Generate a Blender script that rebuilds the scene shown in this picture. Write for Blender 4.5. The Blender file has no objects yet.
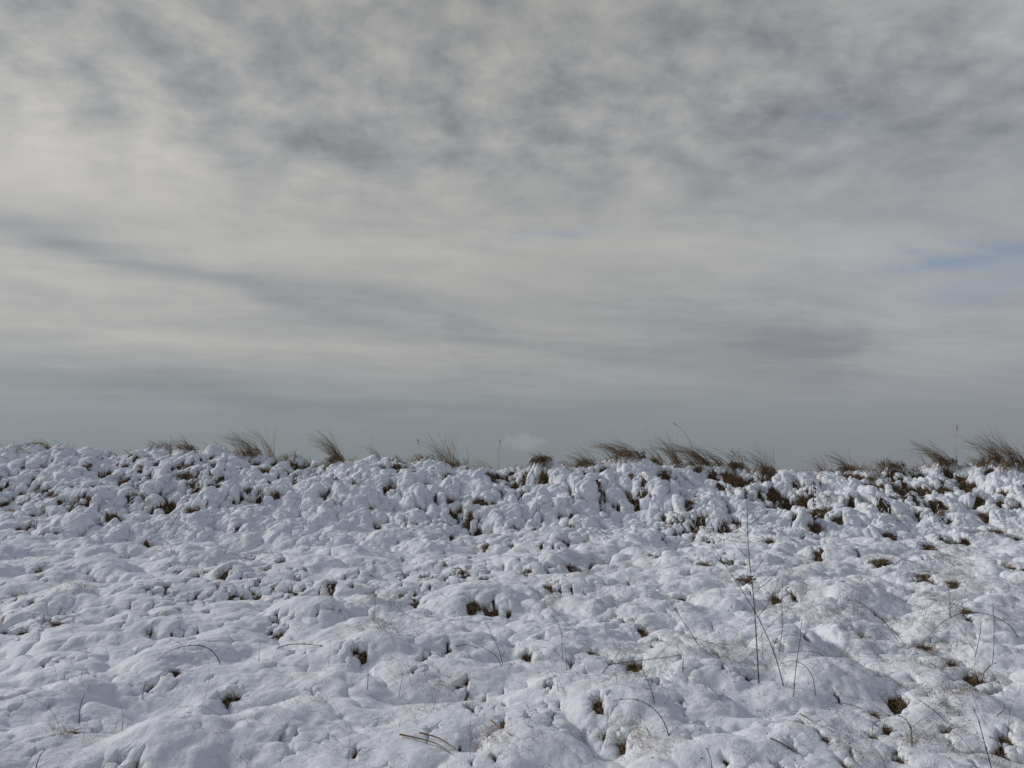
import bpy, math, random
import numpy as np
from mathutils import Vector, Matrix
R = math.radians
random.seed(7)
scn = bpy.context.scene
COL = scn.collection

# ------------------------------------------------------------------ camera
CAM_Z, FPX, PITCH = 1.75, 800.0, R(6.2)
cam_d = bpy.data.cameras.new('camera')
cam_d.sensor_width = 36.0; cam_d.lens = FPX/1024*36; cam_d.clip_start = .05; cam_d.clip_end = 20000
cam = bpy.data.objects.new('camera', cam_d); COL.objects.link(cam)
cam.location = (0, 0, CAM_Z); cam.rotation_euler = (R(90)+PITCH, 0, 0)
scn.camera = cam
scn.view_settings.view_transform = 'Standard'; scn.view_settings.look = 'None'
scn.view_settings.exposure = 0.0; scn.view_settings.gamma = 1.0
scn.view_settings.use_curve_mapping = False

# ------------------------------------------------------------------ node helpers
class NT:
    def __init__(s, tree): s.t = tree; tree.nodes.clear()
    def n(s, typ, **kw):
        nd = s.t.nodes.new(typ)
        for k, v in kw.items(): setattr(nd, k, v)
        return nd
    def link(s, a, b): s.t.links.new(a, b)
    def put(s, sock, v):
        if isinstance(v, bpy.types.NodeSocket): s.link(v, sock)
        else: sock.default_value = v
    def m(s, op, a, b=0.0, c=0.0, clamp=False):
        nd = s.n('ShaderNodeMath', operation=op); nd.use_clamp = clamp
        s.put(nd.inputs[0], a); s.put(nd.inputs[1], b); s.put(nd.inputs[2], c)
        return nd.outputs[0]
    def vm(s, op, a, b=(0, 0, 0), out=0):
        nd = s.n('ShaderNodeVectorMath', operation=op); s.put(nd.inputs[0], a); s.put(nd.inputs[1], b)
        return nd.outputs[out]
    def comb(s, x, y, z=0.0):
        nd = s.n('ShaderNodeCombineXYZ'); s.put(nd.inputs[0], x); s.put(nd.inputs[1], y); s.put(nd.inputs[2], z)
        return nd.outputs[0]
    def mix(s, f, a, b):
        nd = s.n('ShaderNodeMix', data_type='RGBA'); s.put(nd.inputs[0], f); s.put(nd.inputs[6], a); s.put(nd.inputs[7], b)
        return nd.outputs[2]
    def noise(s, vec, scale, detail=4, rough=.55, dist=0.0):
        nd = s.n('ShaderNodeTexNoise'); s.put(nd.inputs['Vector'], vec)
        nd.inputs['Scale'].default_value = scale; nd.inputs['Detail'].default_value = detail
        nd.inputs['Roughness'].default_value = rough; nd.inputs['Distortion'].default_value = dist
        return nd.outputs[0]
    def ramp(s, v, a, b, c=0.0, d=1.0, smooth=True):
        nd = s.n('ShaderNodeMapRange', interpolation_type='SMOOTHSTEP' if smooth else 'LINEAR')
        s.put(nd.inputs[0], v)
        for i, q in enumerate((a, b, c, d)): nd.inputs[i+1].default_value = q
        return nd.outputs[0]

def lin(r, g, b):
    f = lambda c: c/255/12.92 if c/255 <= .04045 else ((c/255+.055)/1.055)**2.4
    return (f(r), f(g), f(b), 1)

# ------------------------------------------------------------------ sky: high cloud deck over a Nishita sky
SUN_AZ, SUN_EL = R(-66), R(27)      # left of the view, behind the clouds
sun_dir = Vector((math.sin(SUN_AZ)*math.cos(SUN_EL), math.cos(SUN_AZ)*math.cos(SUN_EL), math.sin(SUN_EL)))
W = bpy.data.worlds.new('World'); scn.world = W; W.use_nodes = True
def build_sky():
    t = NT(W.node_tree)
    out = t.n('ShaderNodeOutputWorld'); bg = t.n('ShaderNodeBackground')
    bg.inputs[1].default_value = 0.1
    t.link(bg.outputs[0], out.inputs[0])
    sky = t.n('ShaderNodeTexSky', sky_type='NISHITA'); sky.sun_disc = False
    sky.sun_elevation = SUN_EL; sky.sun_rotation = SUN_AZ
    sky.air_density = 1.4; sky.dust_density = 1.0
    tc = t.n('ShaderNodeTexCoord')
    d = t.vm('NORMALIZE', tc.outputs['Generated'])
    sp = t.n('ShaderNodeSeparateXYZ'); t.link(d, sp.inputs[0])
    X, Y, Z = sp.outputs
    el = t.m('MULTIPLY', t.m('ARCSINE', Z), 180/math.pi)            # elevation, degrees
    az = t.m('MULTIPLY', t.m('ARCTAN2', X, Y), 180/math.pi)         # azimuth, degrees, right positive
    zz = t.m('ADD', t.m('MAXIMUM', Z, 0.0), 0.09)
    P = t.comb(t.m('DIVIDE', X, zz), t.m('DIVIDE', Y, zz))          # where the ray meets the deck
    # warp
    wn = t.n('ShaderNodeTexNoise'); t.link(P, wn.inputs['Vector']); wn.inputs['Scale'].default_value = 1.1; wn.inputs['Detail'].default_value = 1.5
    Pw = t.vm('ADD', P, t.vm('MULTIPLY', t.vm('SUBTRACT', wn.outputs[1], (.5, .5, .5)), (.5, .5, .5)))
    # rotated / stretched coordinates for streaks
    def rot(v, deg, sx, sy):
        mp = t.n('ShaderNodeMapping', vector_type='TEXTURE'); t.link(v, mp.inputs[0])
        mp.inputs['Rotation'].default_value = (0, 0, R(deg)); mp.inputs['Scale'].default_value = (sx, sy, 1)
        return mp.outputs[0]
    wa = t.noise(P, .9, 3, .5); wb = t.noise(t.vm('ADD', P, (7, 3, 1)), .9, 3, .5)
    azw = t.m('ADD', az, t.m('MULTIPLY', t.m('SUBTRACT', wa, .5), 9.0))
    elw = t.m('ADD', el, t.m('MULTIPLY', t.m('SUBTRACT', wb, .5), 4.5))
    def blob(a0, e0, ra, re, tilt=0.0, soft=1.0):
        dx = t.m('SUBTRACT', azw, a0); dy = t.m('SUBTRACT', elw, e0)
        c, s_ = math.cos(R(tilt)), math.sin(R(tilt))
        u = t.m('DIVIDE', t.m('ADD', t.m('MULTIPLY', dx, c), t.m('MULTIPLY', dy, s_)), ra)
        v = t.m('DIVIDE', t.m('SUBTRACT', t.m('MULTIPLY', dy, c), t.m('MULTIPLY', dx, s_)), re)
        r2 = t.m('ADD', t.m('MULTIPLY', u, u), t.m('MULTIPLY', v, v))
        return t.m('EXPONENT', t.m('MULTIPLY', r2, -soft))
    # base cloud brightness
    mott = t.noise(t.vm('ADD', P, t.vm('MULTIPLY', t.vm('SUBTRACT', wn.outputs[1], (.5, .5, .5)), (.18, .18, 0))), 6.5, 6, .58)
    mott = t.m('ADD', t.m('MULTIPLY', mott, .5), t.m('MULTIPLY', t.noise(rot(d, 0, 1.25, 1.0), 13.0, 6, .58), .6)); mott = t.m('SUBTRACT', mott, .05)               # puffy mottling
    big = t.noise(rot(Pw, -15, 1.8, 1.0), 1.0, 4, .5)
    strk = t.noise(rot(Pw, 12, 2.6, .75), 1.7, 6, .6)                 # streaks
    hi = t.ramp(el, 15, 25)                                          # mottled deck overhead
    br = t.m('MULTIPLY', t.m('SUBTRACT', mott, .5), t.m('ADD', t.m('MULTIPLY', hi, 1.65), .30))
    br = t.m('ADD', br, t.m('MULTIPLY', t.m('SUBTRACT', big, .5), .30))
    lowfade = t.ramp(el, 1.5, 9)
    br = t.m('ADD', br, t.m('MULTIPLY', t.m('MULTIPLY', t.m('SUBTRACT', strk, .5), .55), t.m('SUBTRACT', 1.0, t.m('MULTIPLY', hi, .85))))
    br = t.m('MULTIPLY', br, lowfade)
    for (a0, e0, ra, re, tilt, w) in BLOBS:
        br = t.m('ADD', br, t.m('MULTIPLY', blob(a0, e0, ra, re, tilt), w))
    # a darker wedge of thicker cloud with a ragged right end
    wa_, we_ = px2ang(690, 338)
    dx = t.m('SUBTRACT', t.m('ADD', az, t.m('MULTIPLY', t.m('SUBTRACT', strk, .5), 5.0)), wa_); dy = t.m('SUBTRACT', t.m('ADD', el, t.m('MULTIPLY', t.m('SUBTRACT', mott, .5), 2.0)), we_)
    dv = t.m('ADD', dy, t.m('MULTIPLY', dx, .14))
    rw = t.m('ADD', t.m('POWER', t.m('ABSOLUTE', t.m('DIVIDE', dv, 2.5)), 2.0), t.m('POWER', t.m('ABSOLUTE', t.m('DIVIDE', dx, 12.0)), 2.0))
    dxe = t.m('ADD', dx, t.m('MULTIPLY', t.m('SUBTRACT', t.noise(d, 26, 5, .6), .5), 7.0))
    tip = t.m('MULTIPLY', t.ramp(dxe, 9.5, 12.0, 1, 0), t.ramp(dx, -7, 7))
    vert = t.m('EXPONENT', t.m('MULTIPLY', t.m('POWER', t.m('ABSOLUTE', t.m('DIVIDE', dv, 2.2)), 2.5), -1.0))
    soft = t.m('ADD', t.ramp(rw, .1, 1.9, .07, 0), t.m('MULTIPLY', t.m('MULTIPLY', tip, vert), .13))
    br = t.m('SUBTRACT', br, soft)
    # one small far cumulus low over the bank
    ca, ce = px2ang(524, 442); nn = t.m('MULTIPLY', t.m('SUBTRACT', t.noise(d, 75, 5, .65), .5), 4.5)
    r2 = t.m('ADD', t.m('POWER', t.m('ABSOLUTE', t.m('DIVIDE', t.m('SUBTRACT', az, ca), 1.35)), 2.0), t.m('POWER', t.m('ABSOLUTE', t.m('DIVIDE', t.m('SUBTRACT', el, ce), .62)), 2.0))
    br = t.m('ADD', br, t.m('MULTIPLY', t.ramp(t.m('ADD', r2, nn), .3, 1.5, 1, 0), .17))
    # overall: brighter around the hidden sun, greyer overhead on the right, dull near the horizon
    cs = t.vm('DOT_PRODUCT', d, tuple(sun_dir), out=1)
    glow = t.m('POWER', t.m('MAXIMUM', cs, 0.0), 3.0)
    lum = t.m('ADD', t.m('MULTIPLY', glow, GLOW), BASE)
    lum = t.m('MULTIPLY', lum, t.m('ADD', 1.0, t.m('MULTIPLY', br, 1.0)))
    lum = t.m('MULTIPLY', lum, t.ramp(el, -1, 11, HORIZ, 1.0))
    lum = t.m('MULTIPLY', lum, t.m('MULTIPLY', t.ramp(el, 20, 36, 1.0, TOPF), t.ramp(el, 34, 58, 1.0, .55)))  # unseen sky above the frame dimmed further to cut ambient light on snow
    lum = t.m('MAXIMUM', lum, .05)
    # tint: bright = warm grey, dark = cold grey, horizon = teal grey
    tint = t.mix(t.ramp(br, -.28, .22), (.94, .995, 1.045, 1), (1.015, 1.0, .955, 1))
    tint = t.mix(t.ramp(el, 1, 10, 1, 0), tint, (.865, .98, 1.045, 1))
    tint = t.mix(t.ramp(az, -5, 35, 0, .45), tint, (.93, .98, 1.09, 1))
    cc = t.vm('SCALE', tint, (0, 0, 0)); 
    scn_node = cc.node; t.put(scn_node.inputs['Scale'], t.m('MULTIPLY', lum, 10.0))
    # gaps where thin cloud lets the blue through
    gap = None
    for (a0, e0, ra, re, tilt, w) in GAPS:
        g = t.m('MULTIPLY', blob(a0, e0, ra, re, tilt), w)
        gap = g if gap is None else t.m('ADD', gap, g)
    gap = t.m('MULTIPLY', gap, t.ramp(strk, .3, .62, 1.25, .15))
    gap = t.m('ADD', gap, t.ramp(el, 36, 60, 0, .6))        # blue added to the unseen overhead sky, to cool the light on the snow
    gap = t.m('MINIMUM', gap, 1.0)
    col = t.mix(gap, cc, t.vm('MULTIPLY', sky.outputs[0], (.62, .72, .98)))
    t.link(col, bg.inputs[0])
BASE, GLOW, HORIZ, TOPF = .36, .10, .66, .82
def px2ang(px, py):
    v = Vector(((px-512)/FPX, 1, -(py-384)/FPX)); v.rotate(Matrix.Rotation(PITCH, 3, 'X')); v.normalize()
    return math.degrees(math.atan2(v.x, v.y)), math.degrees(math.asin(v.z))
def B(px, py, rx, ry, tilt, w):       # a patch of the deck: direction, angular size, strength
    a, e = px2ang(px, py); return (a, e, rx*.068, ry*.068, tilt, w)
BLOBS = [B(120, 190, 330, 50, -8, .17), B(620, 235, 330, 50, -10, .09), B(30, 120, 90, 70, 0, .08),
         B(230, 95, 190, 34, -15, -.10), B(420, 140, 200, 36, -15, -.09), B(640, 120, 260, 70, -8, -.07), B(880, 120, 170, 80, 0, -.09),
         B(60, 245, 170, 11, -10, -.20), B(220, 280, 190, 13, -12, -.20), B(430, 315, 160, 13, -10, -.18), B(80, 290, 130, 7, -8, .06), B(90, 330, 200, 7, -5, .05), B(900, 330, 90, 40, -10, .10), B(240, 340, 300, 20, -5, .07),
         B(200, 392, 330, 15, -3, -.13), B(700, 410, 300, 14, 0, -.03)]
GAPS = [B(985, 257, 95, 11, -2, .8), B(880, 248, 70, 8, 0, .45), B(555, 238, 60, 7, 3, .55), B(1005, 290, 60, 14, 0, .45), B(830, 130, 60, 40, 0, .10), B(1000, 160, 80, 60, 0, .12)]
build_sky()
sl = bpy.data.lights.new('sun', 'SUN'); sl.energy = 1.95; sl.angle = R(12); sl.color = (1, .95, .89)
sun = bpy.data.objects.new('sun', sl); COL.objects.link(sun)
sun.rotation_euler = sun_dir.to_track_quat('Z', 'Y').to_euler()

# ------------------------------------------------------------------ materials
def mat(name):
    m = bpy.data.materials.new(name); m.use_nodes = True
    t = NT(m.node_tree); o = t.n('ShaderNodeOutputMaterial'); p = t.n('ShaderNodeBsdfPrincipled')
    t.link(p.outputs[0], o.inputs[0]); p.inputs['Specular IOR Level'].default_value = .2
    return m, t, p
def snow_mat():
    m, t, p = mat('snow')
    tc = t.n('ShaderNodeTexCoord').outputs['Object']
    f = t.noise(tc, 1.3, 3)
    c = t.mix(f, (.785, .825, .895, 1), (.84, .862, .905, 1))
    at = t.n('ShaderNodeAttribute'); at.attribute_name = 'thin'      # thin snow: the straw under it shows through
    mp = t.n('ShaderNodeMapping'); t.link(tc, mp.inputs[0]); mp.inputs['Scale'].default_value = (1, .3, .6); mp.inputs['Rotation'].default_value = (0, 0, .7)
    k = t.m('MULTIPLY', t.ramp(at.outputs['Fac'], .1, 1), t.ramp(t.noise(mp.outputs[0], 90, 4, .6), .40, .62, .1, .8))
    c = t.mix(k, c, (.34, .28, .21, 1))
    t.link(c, p.inputs['Base Color'])
    p.inputs['Roughness'].default_value = .75
    p.inputs['Subsurface Weight'].default_value = .15; p.inputs['Subsurface Scale'].default_value = .03
    p.inputs['Subsurface Radius'].default_value = (.6, .8, 1)
    h = t.m('ADD', t.noise(tc, 26, 4, .6), t.m('MULTIPLY', t.noise(tc, 110, 3, .6), .35))
    b = t.n('ShaderNodeBump'); b.inputs['Strength'].default_value = .5; b.inputs['Distance'].default_value = .02
    t.link(h, b.inputs['Height']); t.link(b.outputs[0], p.inputs['Normal'])
    return m
def soil_mat():
    m, t, p = mat('dead_thatch')
    tc = t.n('ShaderNodeTexCoord').outputs['Object']
    mp = t.n('ShaderNodeMapping'); t.link(tc, mp.inputs[0]); mp.inputs['Scale'].default_value = (1, .25, .5); mp.inputs['Rotation'].default_value = (0, 0, .5)
    f = t.noise(mp.outputs[0], 70, 5, .6, .6); g = t.noise(tc, 4, 3)
    c = t.mix(t.ramp(f, .38, .66), (.022, .018, .014, 1), (.15, .105, .06, 1))
    c = t.mix(t.ramp(g, .5, .7, 0, .5), c, (.05, .055, .022, 1))
    t.link(c, p.inputs['Base Color']); p.inputs['Roughness'].default_value = .9
    b = t.n('ShaderNodeBump'); b.inputs['Strength'].default_value = .8; b.inputs['Distance'].default_value = .03
    t.link(f, b.inputs['Height']); t.link(b.outputs[0], p.inputs['Normal'])
    return m
def blade_mat(name, a, b, c):
    m, t, p = mat(name)
    at = t.n('ShaderNodeAttribute'); at.attribute_name = 'tone'
    k = t.mix(t.ramp(at.outputs['Fac'], 0, .5, smooth=False), a+(1,), b+(1,))
    k = t.mix(t.ramp(at.outputs['Fac'], .5, 1, smooth=False), k, c+(1,))
    t.link(k, p.inputs['Base Color']); p.inputs['Roughness'].default_value = .7
    return m
M_SNOW = snow_mat(); M_SOIL = soil_mat()
M_STRAW = blade_mat('straw', (.10, .07, .04), (.25, .18, .10), (.42, .33, .20))
M_BROWN = blade_mat('brown_grass', (.065, .042, .024), (.20, .135, .078), (.38, .265, .155))
M_STEM = blade_mat('dry_stem', (.025, .018, .013), (.06, .042, .03), (.13, .095, .065))
M_SEED = blade_mat('seed', (.02, .015, .012), (.03, .02, .015), (.05, .04, .03))

# ------------------------------------------------------------------ numpy noise
def h2(ix, iy, seed):
    n = (ix.astype(np.int64)*374761393 + iy.astype(np.int64)*668265263 + seed*1442695041) & 0x7fffffff
    n = ((n ^ (n >> 13))*1274126177) & 0x7fffffff
    n = ((n ^ (n >> 15))*1911520717) & 0x7fffffff
    return ((n ^ (n >> 16)) & 0xffffff).astype(np.float32)/16777216.0
def vnoise(x, y, seed):
    ix = np.floor(x); iy = np.floor(y); fx = x-ix; fy = y-iy
    ix = ix.astype(np.int64); iy = iy.astype(np.int64)
    u = fx*fx*fx*(fx*(fx*6-15)+10); v = fy*fy*fy*(fy*(fy*6-15)+10)
    a = h2(ix, iy, seed); b = h2(ix+1, iy, seed); c = h2(ix, iy+1, seed); d = h2(ix+1, iy+1, seed)
    return ((a+(b-a)*u)*(1-v)+(c+(d-c)*u)*v)*2-1
def fbm(x, y, seed, o=3):
    s = 0; a = 1.0; n = 0
    for i in range(o):
        s = s+a*vnoise(x*2**i+i*13.7, y*2**i-i*7.1, seed+i); n += a; a *= .5
    return s/n
def pillows(x, y, cell, seed, ang=0.0, st=1.0, p=5, e=.7, rmin=.6):
    c, s = math.cos(ang), math.sin(ang)
    X = (x*c+y*s)/cell/st; Y = (-x*s+y*c)/cell
    ix = np.floor(X).astype(np.int64); iy = np.floor(Y).astype(np.int64)
    acc = np.zeros_like(X)
    for dx in (-1, 0, 1):
        for dy in (-1, 0, 1):
            jx, jy = ix+dx, iy+dy
            cx = jx+.5+.7*(h2(jx, jy, seed)-.5); cy = jy+.5+.7*(h2(jx, jy, seed+1)-.5)
            r = rmin+(1.0-rmin)*.95*h2(jx, jy, seed+2); hh = .45+.55*h2(jx, jy, seed+3)
            d2 = ((X-cx)**2+(Y-cy)**2)/(r*r)
            acc += (hh*np.maximum(0, 1-d2)**e)**p
    return acc**(1/p)
sm = lambda t: t*t*(3-2*t)
def step(a, b, v): return sm(np.clip((v-a)/(b-a), 0, 1))   # a > b gives a falling edge

# ------------------------------------------------------------------ the lie of the land
SL = .06
CR_PX = [-400, 0, 40, 70, 110, 180, 250, 290, 330, 370, 430, 520, 580, 650, 700, 760, 850, 900, 960, 1024, 1400]
CR_PY = [450, 452, 452, 447, 449, 446, 452, 460, 466, 461, 462, 468, 464, 461, 463, 470, 470, 468, 462, 462, 470]
def py2tan(py): return math.tan(PITCH-math.atan((py-384)/FPX))
CRY = 13.9
cr_x = np.array([(p-512)/FPX*CRY for p in CR_PX]); cr_z = np.array([CAM_Z+CRY*py2tan(q+31) for q in CR_PY])
def base(x, y):
    x = np.asarray(x, np.float32); y = np.asarray(y, np.float32)
    wob = .35*fbm(x*.35, x*0+3.3, 11, 2)
    toe = 11.0+wob-.6*step(0, 9, -x); top = 13.7+.4*wob
    z0 = SL*np.minimum(y, 12.5)+.03*fbm(x*.25, y*.25, 21, 3)*step(-2, 4, y)
    zt = np.interp(x, cr_x, cr_z)
    k = np.clip((y-toe)/(top-toe), 0, 1)
    kk = .6*k+.4*sm(k)
    kk = kk + .06*fbm(x*.8, y*.8, 25, 2)*np.sin(np.pi*k)
    back = np.maximum(0, y-top-.9)
    drop = 2.6*(1-np.exp(-back/5.0)) + .0*back
    return z0+(zt-SL*toe)*kk-drop
def bankmask(x, y): return step(9.6, 12.0, y)*(1-step(16, 18, y))

# dark hollows and bare brown patches, seen in the photo: px, py, half width, half height (px)
HOLES = [(41,570,2,7),(55,623,8,7),(54,555,4,2),(22,630,7,4),(163,584,3,3),(149,588,3,3),(128,587,3,3),(184,569,4,4),(145,543,5,3),(172,633,3,3),(190,600,3,3),(126,616,3,2),(85,657,4,3),(33,601,4,2),(20,595,4,2),
(177,671,5,4),(153,683,7,4),(235,693,7,4),(6,730,4,3),(78,720,5,3),(222,578,5,6),(229,596,2,6),(242,597,2,3),(207,611,4,4),(279,622,3,4),(282,558,3,4),(251,560,3,2),(297,579,5,2),(289,591,4,3),(296,594,3,3),(338,600,3,4),(375,589,3,3),(330,553,2,4),(195,576,2,3),(269,567,4,3),
(413,601,6,4),(402,583,2,4),(364,650,4,4),(427,654,4,4),(448,640,3,6),(493,611,5,4),(517,528,3,4),(523,534,3,2),(470,604,5,4),(487,609,3,4),(508,613,4,3),(571,567,6,4),(586,569,5,3),(527,573,3,3),(549,573,3,3),(550,564,5,2),(472,561,3,3),(453,574,3,2),(489,571,3,2),(571,515,4,6),(571,526,3,5),(587,541,4,3),(565,541,4,3),(616,598,3,3),(608,621,4,5),(540,636,5,4),(528,656,5,4),(494,600,3,3),
(590,652,6,5),(598,699,6,5),(505,706,4,4),(502,718,2,7),(472,708,2,5),(459,683,4,3),(622,743,6,4),(605,730,4,2),(635,665,8,4),(527,715,3,4),(576,737,9,3),(497,754,4,3),
(688,505,5,6),(700,517,6,6),(660,555,5,3),(706,565,9,4),(724,560,6,3),(733,562,4,7),(745,563,3,4),(750,580,4,5),(776,598,4,4),(794,598,3,5),(772,539,4,4),(682,596,5,2),(815,527,8,5),(808,502,10,5),(820,556,3,4),(717,630,3,3),(776,637,4,3),(806,635,3,5),(644,634,5,5),(658,637,3,3),(745,674,5,4),(740,646,4,3),(660,680,6,3),(680,700,3,5),(718,693,3,6),(697,722,3,2),(803,722,8,2),(790,745,5,3),
(838,518,4,9),(880,507,5,4),(892,537,6,9),(930,546,5,6),(945,538,4,5),(985,516,7,3),(977,529,7,3),(997,531,9,4),(943,514,8,4),(855,547,3,4),(881,561,9,3),(925,577,8,4),(953,584,7,4),(966,612,7,5),(1008,563,6,5),(1018,538,6,4),(966,541,5,4),(912,592,7,3),(1021,565,5,6),(955,540,3,4),
(902,702,9,8),(888,728,6,6),(951,643,4,3),(925,646,10,5),(952,661,7,4),(972,678,9,6),(995,686,12,3),(874,715,5,4),(944,729,3,3),(1000,754,7,4),(846,762,4,4),(952,678,3,3),(873,734,5,4),(898,755,7,4),(934,691,9,2),(1005,735,7,6),(861,631,3,4),(878,672,5,3),
(34,468,3,3),(69,467,3,3),(88,466,5,3),(109,471,3,4),(99,480,5,4),(54,494,6,4),(61,499,4,3),(5,503,4,4),(9,511,5,5),(37,486,4,5),(126,480,1.5,6),(86,505,4,4),(113,512,7,4),(83,497,3,2),(104,455,3,3),
(172,504,6,4),(172,452,3,4),(148,457,4,3),(211,457,3,6),(249,488,4,5),(259,494,4,5),(208,502,2,4),(233,500,3,3),(242,497,4,2),(191,476,3,4),(224,466,4,3),(195,511,8,4),(295,478,3,6),(288,470,5,3),(269,480,2,5),(275,493,4,3),(327,493,3,7),(361,473,2,5),(366,479,2,3),(390,484,5,5),(319,473,5,3),(240,468,2,3),(160,490,2,3),
(398,465,3,5),(413,469,4,4),(498,476,4,7),(501,490,5,4),(482,500,3,4),(452,498,3,5),(436,500,3,3),(421,504,5,4),(446,476,2,5),(474,499,3,3),(494,503,3,5),(545,478,6,7),(526,472,4,4),(598,481,3,7),(585,468,5,6),(632,475,3,8),(644,478,3,6),(583,478,5,3),(529,490,2,3),(573,495,2,4),(583,496,3,2),(600,503,3,5),(618,506,3,5),(632,499,3,4),(574,513,4,3),
(666,475,6,8),(655,465,4,5),(699,470,5,5),(712,477,5,4),(735,480,8,6),(752,478,4,3),(696,494,3,6),(753,499,4,4),(764,500,3,5),(643,492,3,5),(710,497,3,3),(770,475,6,5),
(795,482,3,7),(802,484,2,4),(808,486,3,3),(820,483,3,4),(834,491,4,3),(827,493,3,2),(872,482,8,4),(859,474,4,5),(899,492,6,6),(885,505,5,5),(877,502,4,4),(838,513,5,3),(848,474,6,5),(850,502,4,4),(892,472,9,4),(950,470,6,6),(964,487,9,3),(960,478,4,6),(990,470,6,4),(978,494,4,3),(1000,500,4,3),(915,512,5,3),(982,498,5,3),(1010,476,4,4),(925,500,4,3),(1016,506,4,4)]
def to_base(px, py, lift=.12):
    v = Vector(((px-512)/FPX, 1, -(py-384)/FPX)); v.rotate(Matrix.Rotation(PITCH, 3, 'X'))
    t = np.linspace(3.5, 17, 2700); x = v.x*t/v.y; y = t; z = CAM_Z+v.z/v.y*t
    b = base(x, y)+lift; k = np.nonzero(z < b)[0]
    if len(k) == 0: k = [int(np.argmin(z-b))]
    return float(x[k[0]]), float(y[k[0]])

FA, FB, Y0, Y1 = 1.9, .73, 2.6, 17.5
def fan(nu, k=1.0):
    u = np.linspace(-1, 1, nu); q = 2/(nu-1)*k
    ys = [Y0]
    while ys[-1] < Y1: ys.append(ys[-1]+(FA+FB*ys[-1])*q)
    y = np.array(ys); Y, U = np.meshgrid(y, u, indexing='ij')
    return U*(FA+FB*Y), Y, u, y

# broad mounds seen in the photo: px, py (crown), half width, half height px, metres
MOUNDS = [(70,645,75,26,.20),(30,668,60,22,.10),(60,705,75,32,.20),(110,748,120,34,.18),(215,735,85,42,.20),(230,680,70,24,.12),(165,655,60,20,.10),
(150,600,70,18,.10),(330,610,60,22,.16),(330,700,80,34,.17),(390,650,80,22,.18),(450,600,45,17,.15),(460,625,40,14,.10),(620,700,60,30,.13),(560,690,40,22,.12),
(530,745,60,30,.14),(400,740,60,26,.10),(700,740,80,34,.10),(700,665,50,26,.14),(850,695,70,30,.10),(830,745,70,26,.08),(930,760,60,28,.12),(960,625,55,17,.14),
(800,640,45,20,.12),(960,700,50,28,.13),(570,640,50,18,.08),(640,605,60,16,.10),(260,560,45,12,.10),(75,595,60,16,.10),(520,560,50,12,.08),(720,600,45,16,.12),
(855,600,40,14,.08),(930,585,40,12,.08),(200,630,50,14,.08),(40,615,40,12,.10),(390,560,50,12,.08)]

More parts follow.
